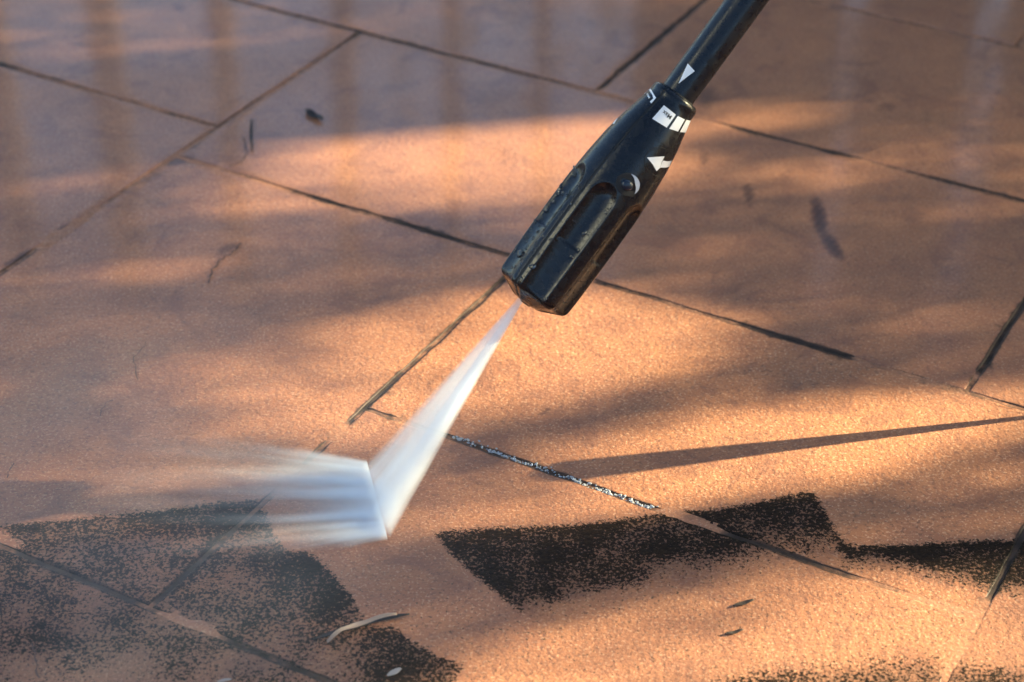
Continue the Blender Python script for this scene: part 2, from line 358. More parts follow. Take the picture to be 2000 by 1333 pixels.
M_STEEL = simple_mat('nozzle_brass', (.5,.42,.3), .3, Metallic=1.0)
lance = empty('pressure_washer_lance', TIP)
tag(lance, 'black plastic pressure washer lance with vario spray head angled down over the wet tiles', 'pressure washer lance')
def LP(u, th, r): return ax*(u*PX) + vc*(math.cos(th)*r*PX) + wc*(math.sin(th)*r*PX)
prof = [(-20,14),(-22,20),(-22,27),(-19,35),(-8,58),(-1,73),(3,77.5),(9,79.5),(30,80.5),(95,81.5),(160,81.5),(230,80.5),(290,77),(340,72),(385,65),(420,57),(440,52.5),(452,50),(458,49.5),(463,50.5),(469,49.5),(474,46),(476.5,42),(476,39),(472,37.5),(455,37)]
def profR(k):
    return prof[k]
us = []
for a, b in zip(prof[:-1], prof[1:]):
    L = math.hypot(b[0]-a[0], b[1]-a[1]); n = max(1, int(L/3.0))
    for i in range(n): us.append((a[0]+(b[0]-a[0])*i/n, a[1]+(b[1]-a[1])*i/n))
us.append(prof[-1])
# smooth the profile a little
arr = np.array(us); 
for _ in range(2):
    arr[1:-1] = arr[1:-1]*.5 + (arr[:-2]+arr[2:])*.25
NTH = 360
def head_r(u, R, th):
    r = R
    deg = math.degrees(th)
    # finger scallops, six round the grip
    d60 = (deg+30) % 60 - 30
    if u < 262:
        half = 20.5
        sx = d60/half
        ulen = 262-20
        end = (u-228)/34.0
        e = max(0, end)
        q = sx*sx + e*e
        if q < 1:
            dep = 15.0*(1-q)**.78
            fade = 1.0 if u > 15 else max(0.0, (u+22)/37)
            r -= dep*(.55+.45*fade)*(0.75 if u < 120 else 1)
    # parting line of the two shells
    for sdeg in (-30, 150):
        dd = abs((deg-sdeg+180) % 360-180)*math.pi/180*R
        if dd < 2.6 and u > -15 and u < 472: r -= 3.6
    return r
V, F = [], []
for (u, R) in arr:
    for j in range(NTH):
        th = 2*math.pi*j/NTH
        V.append(LP(u, th, head_r(u, R, th)))
nu = len(arr)
for i in range(nu-1):
    for j in range(NTH):
        F.append((i*NTH+j, i*NTH+(j+1) % NTH, (i+1)*NTH+(j+1) % NTH, (i+1)*NTH+j))
# recessed nozzle face
c0 = len(V); V.append(LP(-20, 0, 0))
for j in range(NTH): F.append((c0, (j+1) % NTH, j))
head = link_mesh('spray_head', V, F, M_PL, lance, True)
# button hole: its dark depth painted on as a flat disc, with a glossy domed pin
bvh_h = BVHTree.FromPolygons([Vector(v)+TIP for v in V], F)
def seam(deg):
    V, F = [], []; n = 0
    for (u, R) in arr:
        if -12 < u < 470:
            rr = head_r(u, R, math.radians(deg+6))
            for w_ in (-1.9, 1.9): V.append(LP(u, math.radians(deg)+w_/R, rr-1.2))
            n += 1
    F = [(2*i, 2*i+1, 2*i+3, 2*i+2) for i in range(n-1)]
    link_mesh('seam_line', V, F, M_GAP, head, True)
seam(-30)
# tube
def tube_mesh(u0, u1, r, n=64, m=40, r_in=None):
    V, F = [], []
    for i in range(m+1):
        u = u0+(u1-u0)*i/m
        for j in range(n):
            V.append(LP(u, 2*math.pi*j/n, r))
    for i in range(m):
        for j in range(n): F.append((i*n+j, i*n+(j+1) % n, (i+1)*n+(j+1) % n, (i+1)*n+j))
    return V, F
Vt, Ft = tube_mesh(440, 3600, 35.3)
tube = link_mesh('lance_tube', Vt, Ft, M_TUBE, lance, True)
bvh_t = BVHTree.FromPolygons([Vector(v)+TIP for v in Vt], Ft)
def project(px, py, bvh, off):
    d = (Fv + Rv*((px-1000)/FPX) + Upv*(-(py-666.5)/FPX)).normalized()
    hit, nrm, _, _ = bvh.ray_cast(CAM, d)
    if hit is None: return None
    if nrm.dot(d) > 0: nrm = -nrm
    return hit + nrm*off - TIP
def wrap_quad(name, quad, bvh, mat, parent, off=.00012, n=8):
    V = []; F = []
    for j in range(n+1):
        for i in range(n+1):
            a, b = i/n, j/n
            x = (quad[0][0]*(1-a)+quad[1][0]*a)*(1-b)+(quad[3][0]*(1-a)+quad[2][0]*a)*b
            y = (quad[0][1]*(1-a)+quad[1][1]*a)*(1-b)+(quad[3][1]*(1-a)+quad[2][1]*a)*b
            V.append(project(x, y, bvh, off))
    for j in range(n):
        for i in range(n):
            f = (j*(n+1)+i, j*(n+1)+i+1, (j+1)*(n+1)+i+1, (j+1)*(n+1)+i)
            if all(V[k] is not None for k in f): F.append(f)
    keep = {}; VV = []
    for f in F:
        for k in f:
            if k not in keep: keep[k] = len(VV); VV.append(V[k])
    return VV, [tuple(keep[k] for k in f) for f in F]
def mark(name, quads, bvh, mat, parent, off=.00012, n=8):
    V, F = [], []
    for q in quads:
        v, f = wrap_quad(name, q, bvh, mat, parent, off, n); b = len(V); V += v; F += [tuple(k+b for k in ff) for ff in f]
    if F: return link_mesh(name, V, F, mat, parent, True)
mark('scale_mark', [[(1296.7,206.2),(1320,224.6),(1302,249.8),(1273.8,232.3)]], bvh_h, M_WHITE, head)
mark('scale_mark', [[(1323.7,227.2),(1337.4,233.6),(1324,257.2),(1307,252)]], bvh_h, M_WHITE, head)
mark('scale_mark', [[(1340.4,234.6),(1349.8,236),(1340.5,259.5),(1327.5,258.3)]], bvh_h, M_WHITE, head)
mark('bracket_mark', [[(1267.8,176),(1271,173.8),(1276.5,183.5),(1274.2,186.5)],[(1274.2,186.5),(1276.5,183.5),(1281.5,191.8),(1276,193)],[(1276,193),(1281.5,191.8),(1272,202.8),(1269.3,199)]], bvh_h, M_WHITE, head)
mark('scale_mark', [[(1257.8,183.0),(1270.6,170.5),(1271.2,172.2),(1259,184.5)]], bvh_h, M_WHITE, head)
mark('arrow_mark', [[(1263.5,308),(1297.7,305.6),(1292,317),(1275,322)],[(1275,322),(1292,317),(1289,327.8),(1282,334.7)],[(1294.3,314),(1303,315.2),(1300,327.5),(1289,327.8)],[(1303,315.2),(1311.5,314.5),(1306,326.5),(1300,327.5)]], bvh_h, M_WHITE, head)
mark('arrow_mark', [[(1197,241.5),(1206,230),(1206.5,232),(1199,243.5)]], bvh_h, M_WHITE, head)
mark('arrow_mark', [[(1343.5,124.5),(1357,139.5),(1341.5,151.2),(1325.5,163.5)]], bvh_t, M_WHITE, tube)
def lettering(txt, origin, xdir, ydir, size, mat, bvh, parent):
    cu = bpy.data.curves.new('lettering', 'FONT'); cu.body = txt; cu.size = 1; cu.align_x = 'CENTER'; cu.align_y = 'CENTER'; cu.offset = .012
    o = bpy.data.objects.new('tmp', cu); C.objects.link(o); dg = bpy.context.evaluated_depsgraph_get()
    me = bpy.data.meshes.new_from_object(o.evaluated_get(dg)); bpy.data.objects.remove(o)
    bm = bmesh.new(); bm.from_mesh(me); bmesh.ops.triangulate(bm, faces=bm.faces)
    bad = []
    for v in bm.verts:
        x = origin[0]+(xdir[0]*v.co.x+ydir[0]*v.co.y)*size; y = origin[1]+(xdir[1]*v.co.x+ydir[1]*v.co.y)*size
        p = project(x, y, bvh, .00022)
        if p is None: bad.append(v)
        else: v.co = p
    bmesh.ops.delete(bm, geom=bad, context='VERTS')
    bm.to_mesh(me); bm.free(); me.materials.clear(); me.materials.append(mat); me.name = 'lettering'
    o = bpy.data.objects.new('lettering', me); C.objects.link(o); o.parent = parent
lettering('Max', (1303,224.5), (-.80,-.60), (-.52,.85), 12, M_INK, bvh_h, head)
lettering('Min', (1266.5,188), (-.55,-.84), (-.75,.62), 6.5, M_WHITE, bvh_h, head)
# flat dark discs paint the button hole and tube dimple, plus arrow circle
def ring_on(name, cx, cy, ra, rb, ang, bvh, mat, parent, prof, n=40, arc=(0, 2)):
    V, F = [], []
    ca, sa = math.cos(math.radians(ang)), math.sin(math.radians(ang))
    for (k, off) in prof:
        for j in range(n):
            t = math.pi*(arc[0]+(arc[1]-arc[0])*j/n); x = ra*k*math.cos(t); y = rb*k*math.sin(t)
            p = project(cx+x*ca-y*sa, cy+x*sa+y*ca, bvh, off*PX)
            V.append(p)
    for i in range(len(prof)-1):
        for j in range(n if arc == (0, 2) else n-1):
            f = (i*n+j, i*n+(j+1) % n, (i+1)*n+(j+1) % n, (i+1)*n+j)
            if all(V[k] is not None for k in f): F.append(f)
    VV = [v if v is not None else Vector((0,0,0)) for v in V]
    return link_mesh(name, VV, F, mat, parent, True)
M_PIN = simple_mat('glossy_pin', (.01,.016,.03), .12)
ring_on('button_hole_dark', 1226, 361, 23, 21, 40, bvh_h, M_GAP, head, [(1.06,.35),(1.0,.6),(.9,.5),(.01,.4)])
ring_on('button', 1225, 362, 12, 11, 40, bvh_h, M_PIN, head, [(1.0,.6),(.9,2.8),(.7,4.6),(.4,5.6),(.01,5.8)])
M_CR = simple_mat('crescent_grey', (.38,.42,.50), .25)
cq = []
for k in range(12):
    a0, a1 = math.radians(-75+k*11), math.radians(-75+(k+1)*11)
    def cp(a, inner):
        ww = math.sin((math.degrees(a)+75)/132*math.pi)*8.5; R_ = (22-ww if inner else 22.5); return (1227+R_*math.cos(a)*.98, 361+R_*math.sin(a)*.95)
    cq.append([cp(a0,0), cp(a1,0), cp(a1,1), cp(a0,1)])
mark('pale_crescent', cq, bvh_h, M_CR, head, .00035, 1)  # pale grey crescent along the right rim of the button hole
ring_on('arrow_ring', 1288, 317, 29, 27, 35, bvh_h, M_GAP, head, [(1.0,.3),(1.02,.8),(1.045,.3)], 60, (.25, 1.62))
ring_on('dimple', 1393, 124.5, 12, 10, 30, bvh_t, M_GAP, tube, [(1.0,.3),(.9,.5),(.01,.5)])
# dark ring paints the collar's shadow gap between head and tube, nozzle insert
V, F = [], []
pr = [(455,37),(474,36.8),(477,36.2),(476,35.2)]
for (u, r) in pr:
    for j in range(64): V.append(LP(u, 2*math.pi*j/64, r))
for i in range(3):
    for j in range(64): F.append((i*64+j, i*64+(j+1) % 64, (i+1)*64+(j+1) % 64, (i+1)*64+j))
link_mesh('collar_gap_dark', V, F, M_GAP, lance, True)
V, F = [], []
pr = [(-19,13),(-24,12),(-25,10),(-25,6),(-21,5),(-21,.01)]
for (u, r) in pr:
    for j in range(32): V.append(LP(u, 2*math.pi*j/32, r))
for i in range(len(pr)-1):
    for j in range(32): F.append((i*32+j, i*32+(j+1) % 32, (i+1)*32+(j+1) % 32, (i+1)*32+j))
link_mesh('nozzle', V, F, M_PL, lance, True)
# ------------------------------------------------------------------ water
def water_mat():
    t = NT('clear_water')
    p = t.n('BsdfPrincipled', {'Base Color': (1,1,1,1), 'Roughness': .02, 'IOR': 1.33, 'Transmission Weight': 1.0})
    t.t.links.new(p.outputs[0], t.out.inputs[0]); return t.m
M_WATER = water_mat()
M_GLINT = simple_mat('glint_water', (.70,.74,.80), .08, **{'Transmission Weight': .6, 'IOR': 1.33, 'Specular IOR Level': .8})  # pale base colour paints the glints on clear water beads
def blobs(name, items, mat, parent, seg=10, rings=6, off=Vector((0,0,0))):
    V, F = [], []
    for (c, n, a, b, h, rot) in items:                # centre, normal, two half axes, height, rotation
        n = n.normalized(); tx = n.orthogonal().normalized(); ty = n.cross(tx)
        cr, sr = math.cos(rot), math.sin(rot); tx, ty = tx*cr+ty*sr, ty*cr-tx*sr
        base = len(V)
        for i in range(rings):
            f = i/(rings-1); rr = math.cos(f*math.pi/2)**.8 if i < rings-1 else 0.02; zz = math.sin(f*math.pi/2)
            for j in range(seg):
                t = 2*math.pi*j/seg; k = 1+.14*math.sin(3*t+rot*5)
                V.append(c+tx*(a*rr*k*math.cos(t))+ty*(b*rr*k*math.sin(t))+n*(h*zz-h*.12)-off)
        for i in range(rings-1):
            for j in range(seg): F.append((base+i*seg+j, base+i*seg+(j+1) % seg, base+(i+1)*seg+(j+1) % seg, base+(i+1)*seg+j))
        F.append(tuple(base+j for j in range(seg))[::-1])
        F.append(tuple(base+(rings-1)*seg+j for j in range(seg)))
    return link_mesh(name, V, F, mat, parent, True)
def on_head(px, py, a, b, h, rot, bvh=bvh_h):
    d = (Fv + Rv*((px-1000)/FPX) + Upv*(-(py-666.5)/FPX)).normalized()
    hit, nrm, _, _ = bvh.ray_cast(CAM, d)
    if hit is None: return None
    if nrm.dot(d) > 0: nrm = -nrm
    return (hit, nrm, a*PX, b*PX, h*PX, rot)
dl = [(1067,409,9,7,4),(1098,352,9,4,3),(1122,343,6,4,3),(1093,372,16,5,3),(1028,465,5,3,3),(1061,462,5,4,3),(1017,496,13,9,5),(1040,521,8,5,3),(1142,455,8,5,3),
      (1117,502,6,4,3),(1046,432,6,4,2),(1110,378,8,4,3),(1136,370,4,3,2),(1039,490,4,4,2),(1200,390,4,3,2),(1004,478,7,10,7),(1082,395,4,4,2)]
its = [on_head(x, y, a, b, h, random.random()*6) for x, y, a, b, h in dl]
for _ in range(46):
    u = random.uniform(10, 250); o = random.choice([random.uniform(-80, -34), random.uniform(-80, -34), random.uniform(-20, 60)])
    its.append(on_head(1040+u*.584+o*.812, 573-u*.812+o*.584, random.uniform(2, 6.5), random.uniform(2, 4), random.uniform(1.6, 3), random.random()*6))
for _ in range(420):
    tt = random.random()**1.6; u = 470*tt; o = random.uniform(-82, 80)
    px_, py_ = 1040+u*.584+o*.812, 573-u*.812+o*.584; r = random.choice([.8,1,1.2,1.6,2.2])
    its.append(on_head(px_, py_, r, r*.8, r*.6, random.random()*6))
blobs('water_droplets', [i for i in its if i], M_WATER, head, off=TIP)['kind'] = 'stuff'
# beads of water standing in the cleaned joint
its = []
for k in range(170):
    f = k/170; x = 885+(1283-885)*f; y = 850+(996-850)*f
    n = random.gauss(0, 2.6); p = floor_pt(x-n*.35+random.uniform(-2,2), y+n, 0.0)
    r = random.uniform(.0003, .0009)
    its.append((Vector((p.x, p.y, -.0012+random.uniform(0,.0008))), Vector((random.uniform(-.4,.4),random.uniform(-.4,.4),1)), r*1.6, r, r*random.uniform(.7,1.3), random.random()*6))
wb = blobs('joint_water', its, M_GLINT, None, 8, 5)
tag(wb, kind='stuff')
# volumes ---------------------------------------------------------
def vol_mat(name, build, col=(1,1,1), aniso=0.0):
    t = NT(name); co = t.n('TexCoord').outputs['Object']; sep = t.n('SeparateXYZ', {0: co})
    den = build(t, co, sep.outputs[0], sep.outputs[1], sep.outputs[2])
    v = t.n('VolumePrincipled', {'Color': (*col, 1), 'Density': den, 'Anisotropy': aniso})
    t.t.links.new(v.outputs[0], t.out.inputs[1]); return t.m
E0 = TIP + LP(-20, 0, 0) - wc*(12*PX)                     # jet leaves here
I1, I2 = floor_pt(716, 901, .002), floor_pt(757, 1052, .002)
Im = (I1+I2)/2
spray = empty('water_spray', (Im.x, Im.y, 0))
tag(spray, 'white fan of pressurised water leaving the nozzle and splashing left off the tiles', 'water spray')
zj = (Im-E0); LJ = zj.length; zj.normalize()
xj = (I2-I1); xj = (xj-zj*xj.dot(zj)).normalized(); yj = zj.cross(xj)
HW = (I2-I1).dot(xj)/2
mj = Matrix((( xj.x, yj.x, zj.x, E0.x), (xj.y, yj.y, zj.y, E0.y), (xj.z, yj.z, zj.z, E0.z), (0,0,0,1)))
def jet():
    V, F = [], []; n, m = 16, 24
    inv = mj.inverted(); a1, a2 = inv@I1, inv@I2
    for i in range(m+1):
        k = i/m
        pa = Vector((-.0022,0,0)).lerp(a1, k); pb = Vector((.0022,0,0)).lerp(a2, k); c = (pa+pb)/2; h = (pb-pa)/2; th = .0012+.0042*k
        for j in range(n):
            t = 2*math.pi*j/n; V.append(c+h*math.cos(t)*1.04+Vector((0,1,0))*th*math.sin(t))
    for i in range(m):
        for j in range(n): F.append((i*n+j, i*n+(j+1) % n, (i+1)*n+(j+1) % n, (i+1)*n+j))
    F.append(tuple(range(n))[::-1]); F.append(tuple(m*n+j for j in range(n)))
    def build(t, co, x, y, z):
        zz = t.math('MAXIMUM', z, .004); hw = t.math('ADD', t.math('MULTIPLY', zz, (HW-.0022)/LJ), .0022)
        a = t.math('DIVIDE', x, hw)                    # -1..1 across the fan
        k = t.math('DIVIDE', zz, LJ)
        cmb = t.n('CombineXYZ', {0: t.math('MULTIPLY', a, 5.5), 1: t.math('MULTIPLY', y, 60), 2: t.math('MULTIPLY', k, 1.1)}).outputs[0]
        st = t.rng(t.noise(cmb, 1.0, 5, .62), .36, .66, .15, 1.9, 'LINEAR')
        fine = t.rng(t.noise(t.n('CombineXYZ', {0: t.math('MULTIPLY', a, 40.0), 1: t.math('MULTIPLY', y, 900), 2: t.math('MULTIPLY', k, 5)}).outputs[0], 1, 2), .3, .7, .7, 1.3, 'LINEAR')
        edge = t.rng(t.math('ABSOLUTE', a), .50, 1.02, 1.0, .0)
        side = t.rng(a, -1.0, .6, .38, 1.0)
        fall = t.math('POWER', t.math('MAXIMUM', k, .05), -.55)
        bottom = t.rng(k, .90, 1.0, 1.0, 1.7)
        top = t.rng(k, .0, .16, .35, 1.0)
        d = t.math('MULTIPLY', t.math('MULTIPLY', t.math('MULTIPLY', st, fine), t.math('MULTIPLY', edge, side)), t.math('MULTIPLY', t.math('MULTIPLY', fall, bottom), top))
        return t.math('MULTIPLY', d, JETD)
    o = link_mesh('fan_jet', V, F, vol_mat('spray_jet', build, (.92,.96,1.0)), spray)
    o.matrix_parent_inverse = Matrix.Identity(4); o.matrix_basis = Matrix.Translation(-spray.location)@mj
JETD = 165
jet()
# splash sheet: local x away from the impact line (left), y along it, origin at mid impact
ex = (floor_pt(400, 985)-floor_pt(735, 978)); ex.z = 0; ex.normalize(); ey = Vector((-ex.y, ex.x, 0))
if ey.dot(I2-I1) < 0: ey = -ey
ez = Vector((0,0,1)) 
O0 = Vector((Im.x, Im.y, 0))
sw = floor_pt(1180, 977)                                     # streak vanishing origin
def loc2(p): d = p-O0; return (d.dot(ex), d.dot(ey))
ox, oy = loc2(sw); l1 = loc2(I1); l2 = loc2(I2)
def splash():
    V, F = [], []; n, m = 14, 22; LEN = .30
    for i in range(m+1):
        q = i/m; rr = (q**1.5)*LEN
        for jj in range(n+1):
            a = jj/n; bx = l1[0]+(l2[0]-l1[0])*a; by = l1[1]+(l2[1]-l1[1])*a
            dx, dy = bx-ox, by-oy; L = math.hypot(dx, dy); wdn = 1+.25*(a-.5)
            px_, py_ = bx+dx/L*rr, by+dy/L*rr + (a-.5)*rr*.10
            h = .004+rr*.07
            V.append((px_, py_, .0008)); V.append((px_, py_, h))
    def id(i, j, k): return (i*(n+1)+j)*2+k
    for i in range(m):
        for j in range(n):
            F.append((id(i,j,1), id(i+1,j,1), id(i+1,j+1,1), id(i,j+1,1))); F.append((id(i,j,0), id(i,j+1,0), id(i+1,j+1,0), id(i+1,j,0)))
        for j in (0, n):
            f = (id(i,j,0), id(i+1,j,0), id(i+1,j,1), id(i,j,1)); F.append(f if j == 0 else f[::-1])
    for i in (0, m):
        for j in range(n):
            f = (id(i,j,0), id(i,j,1), id(i,j+1,1), id(i,j+1,0)); F.append(f if i == 0 else f[::-1])
    slope = (l2[0]-l1[0])/(l2[1]-l1[1])
    def build(t, co, x, y, z):
        q = t.math('SUBTRACT', x, t.math('ADD', t.math('MULTIPLY', y, slope), l1[0]-slope*l1[1]))     # distance from impact line
        q = t.math('MAXIMUM', q, 0.0)
        dx = t.math('SUBTRACT', x, ox); dy = t.math('SUBTRACT', y, oy)
        ang = t.math('DIVIDE', dy, t.math('MAXIMUM', dx, .02))
        amax = (l2[1]-oy)/(l2[0]-ox); amin = (l1[1]-oy)/(l1[0]-ox)
        an = t.math('DIVIDE', t.math('SUBTRACT', ang, (amax+amin)/2), (amax-amin)/2)
        cmb = t.n('CombineXYZ', {0: t.math('MULTIPLY', an, 5.0), 1: t.math('MULTIPLY', q, 7.0), 2: t.math('MULTIPLY', z, 25.0)}).outputs[0]
        st = t.rng(t.noise(cmb, 1.0, 5, .6, .2), .44, .66, .06, 2.2, 'LINEAR')
        cmb2 = t.n('CombineXYZ', {0: t.math('MULTIPLY', an, 22.0), 1: t.math('MULTIPLY', q, 10.0), 2: t.math('MULTIPLY', z, 60.0)}).outputs[0]
        st = t.math('MULTIPLY', st, t.rng(t.noise(cmb2, 1.0, 3, .6), .36, .66, .25, 1.7, 'LINEAR'))
        edgeb = t.rng(t.math('ABSOLUTE', an), .80, .98, .0, 1.0)
        near = t.math('MULTIPLY', t.math('POWER', 2.718, t.math('MULTIPLY', q, -75)), SPL[0])
        far = t.math('MULTIPLY', t.math('POWER', 2.718, t.math('MULTIPLY', q, -33)), SPL[1])
        fcut = t.rng(t.math('ADD', q, t.math('MULTIPLY', t.math('SUBTRACT', 1.0, st), .06)), .02, .19, 1.0, 0.0)
        an = t.math('ADD', an, t.math('MULTIPLY', t.math('SUBTRACT', t.noise(t.n('CombineXYZ', {0: t.math('MULTIPLY', q, 45.0), 1: t.math('MULTIPLY', an, 3.0), 2: t.math('MULTIPLY', z, 80)}).outputs[0], 1.0, 3), .5), t.math('MULTIPLY', t.math('MINIMUM', q, .03), 14.0)))
        soft = t.rng(t.math('ABSOLUTE', an), .55, 1.06, 1.0, 0.0); softn = t.rng(t.math('ABSOLUTE', an), .86, 1.03, 1.0, 0.0)
        hz = t.math('DIVIDE', z, t.math('ADD', .004, t.math('MULTIPLY', q, .07)))
        hf = t.rng(hz, .35, 1.0, 1.0, 0.0)
        d = t.math('ADD', t.math('MULTIPLY', t.math('MULTIPLY', near, softn), t.math('ADD', .55, t.math('MULTIPLY', st, .45))), t.math('MULTIPLY', far, t.math('MULTIPLY', st, soft)))
        return t.math('MULTIPLY', t.math('MULTIPLY', d, fcut), hf)
    o = link_mesh('splash_sheet', V, F, vol_mat('spray_splash', build, (.92,.96,1.0)), spray)
    mm = Matrix(((ex.x, ey.x, 0, O0.x), (ex.y, ey.y, 0, O0.y), (0, 0, 1, 0), (0,0,0,1)))
    o.matrix_basis = Matrix.Translation(-spray.location)@mm
SPL = (1500, 200)
splash()
# drifting mist low over the left side
def mist():
    c = floor_pt(180, 1090); a, b, h = .24, .22, .13
    me = bpy.data.meshes.new('mist'); bm = bmesh.new(); bmesh.ops.create_icosphere(bm, subdivisions=4, radius=1)
    for v in bm.verts: v.co = Vector((v.co.x*a, v.co.y*b, max(-.0, v.co.z)*h+.001))
    bm.to_mesh(me); bm.free()
    o = bpy.data.objects.new('mist', me); C.objects.link(o); o.location = c
    def build(t, co, x, y, z):
        r = t.n('VectorMath', {0: co, 1: (1/a, 1/b, 1/h)}, operation='MULTIPLY').outputs[0]
        L = t.n('VectorMath', {0: r}, operation='LENGTH').outputs['Value']
        f = t.rng(L, .25, 1.0, 1.0, 0.0)
        nz = t.rng(t.noise(co, 14, 3, .55), .3, .7, .4, 1.6, 'LINEAR')
        return t.math('MULTIPLY', t.math('MULTIPLY', f, nz), MISTD)
    me.materials.append(vol_mat('mist_air', build, (.68,.82,1.0)))
    tag(o, kind='stuff')
MISTD = .85
mist()
# ------------------------------------------------------------------ debris
M_PALE = simple_mat('dry_leaf', (.34,.25,.20), .55); M_DARK = simple_mat('dark_leaf', (.028,.018,.014), .6); M_PETAL = simple_mat('petal', (.32,.28,.26), .7)
def leaf(name, pts, width, mat, label, cat, curl=.3, lift=.001, parent=None):
    """pts: pixel polyline along the midrib"""
    P = [floor_pt(x, y) for x, y in pts]
    # resample
    n = 22; L = [0]
    for a, b in zip(P[:-1], P[1:]): L.append(L[-1]+(b-a).length)
    def at(f):
        d = f*L[-1]
        for i in range(len(P)-1):
            if d <= L[i+1]+1e-9: return P[i].lerp(P[i+1], (d-L[i])/max(L[i+1]-L[i], 1e-9))
        return P[-1]
    V, F = [], []; m = 6
    for i in range(n+1):
        f = i/n; c = at(f); d = (at(min(1, f+.04))-at(max(0, f-.04))).normalized(); s = Vector((-d.y, d.x, 0))
        wd = width*math.sin(math.pi*min(1, max(0, f*.96+.02)))**.7*(1+(.2*math.sin(f*17) if len(pts) > 3 else 0))
        for j in range(m+1):
            a = (j/m-.5)*2
            V.append(c+s*(wd*a*(1-.3*curl*abs(a)))+Vector((0,0, lift*(1+.5*math.sin(f*9))+curl*width*a*a*.8+.0003)))
    for i in range(n):
        for j in range(m): F.append((i*(m+1)+j, (i+1)*(m+1)+j, (i+1)*(m+1)+j+1, i*(m+1)+j+1))
    base = V[0].copy(); base.z = 0
    o = link_mesh(name, [v-base for v in V], F, mat, None, True); o.location = base
    md = o.modifiers.new('thickness', 'SOLIDIFY'); md.thickness = .00035
    tag(o, label, cat); return o
wl = leaf('withered_leaf', [(640,1262),(668,1240),(700,1225),(735,1217),(762,1212),(775,1209)], .0014, M_PALE, 'pale curled withered leaf lying where the dirt meets the cleaned stripe at the bottom', 'leaf', .8, .0018)
leaf('withered_leaf', [(612,1252),(650,1240),(700,1222),(750,1211),(800,1203)], .0016, M_DARK, 'thin dark withered leaf blade lying against the pale curled leaf', 'leaf', .2, .0006)
leaf('petal', [(757,1321),(770,1314),(783,1307)], .0015, M_PETAL, 'small white petal on the dirty tile at the bottom edge', 'petal', .2, .0001)
leaf('petal', [(425,1333),(440,1329),(452,1328)], .0008, M_PETAL, 'tiny white petal on the grimy tile at the lower left edge', 'petal', .2, .0001)
leaf('seed', [(1432,1186),(1452,1180),(1472,1174)], .0011, M_DARK, 'thin dark seed on the sunlit tile, upper one of two', 'seed', .3, .0004)
leaf('seed', [(1416,1241),(1434,1237),(1451,1232)], .0009, M_DARK, 'thin dark seed on the sunlit tile, lower one of two', 'seed', .3, .0004)
leaf('leaf_scrap', [(597,220),(612,230),(630,239)], .0034, M_DARK, 'dark leaf scrap on the shaded tile at the upper left', 'leaf scrap', .4, .0012)
leaf('twig', [(492,235),(490,262),(493,300)], .0009, M_DARK, 'short dark twig pointing at the camera on the shaded tile upper left', 'twig', .3, .0008)
# ------------------------------------------------------------------ what shades and is mirrored in the wet floor
LIT = [ # polygon, value, feather px
 ([(470,300),(560,262),(720,235),(900,205),(1080,170),(1290,160),(1290,330),(1100,380),(900,385),(700,375),(560,360)],1.0,110),
 ([(300,330),(600,350),(1000,400),(700,440),(450,430)],.24,55),
 ([(1340,215),(1480,200),(1640,210),(1560,245),(1380,262),(1300,300)],.50,22),
 ([(1300,300),(1500,320),(1700,300),(2050,265),(2050,320),(1800,345),(1500,380),(1320,370)],.20,40),
 ([(150,520),(350,475),(600,470),(500,520),(250,550)],.18,30),
 ([(220,750),(320,705),(450,665),(620,635),(800,600),(985,560),(1000,640),(960,800),(800,880),(620,880),(380,850)],.50,34),
 ([(620,640),(800,605),(985,575),(1240,570),(1460,640),(1440,690),(1280,740),(1100,790),(930,820),(720,860)],.75,36),
 ([(960,620),(1220,585),(1400,635),(1330,700),(1130,760),(980,790)],1.0,34),
 ([(1100,860),(1300,815),(1500,790),(1700,770),(2050,740),(2050,830),(1700,905),(1500,950),(1300,975),(1050,990)],.62,26),
 ([(1280,825),(1600,785),(2050,755),(2050,840),(1650,935),(1540,960),(1250,985)],1.0,24),
 ([(840,960),(1250,930),(1350,990),(1200,1020),(850,1030)],.55,30),
 ([(230,850),(560,850),(500,950),(260,960)],.20,40),
 ([(1000,1240),(1250,1185),(1500,1140),(1700,1120),(2300,1130),(2300,1600),(700,1600),(800,1330)],.72,60),
 ([(1350,1210),(1650,1150),(1850,1140),(2300,1120),(2300,1600),(1350,1600)],1.0,70),
 ([(1700,410),(2050,380),(2050,430),(1800,440)],.15,30),
 ([(1600,900),(2050,870),(2050,930),(1700,945)],.5,30)]
def lit(q):
    v = np.full(len(q), .028)
    for poly, val, fe in LIT: v = np.maximum(v, val*sstep(poly_sdf(q, poly), -fe*.6, fe*.6))
    return v
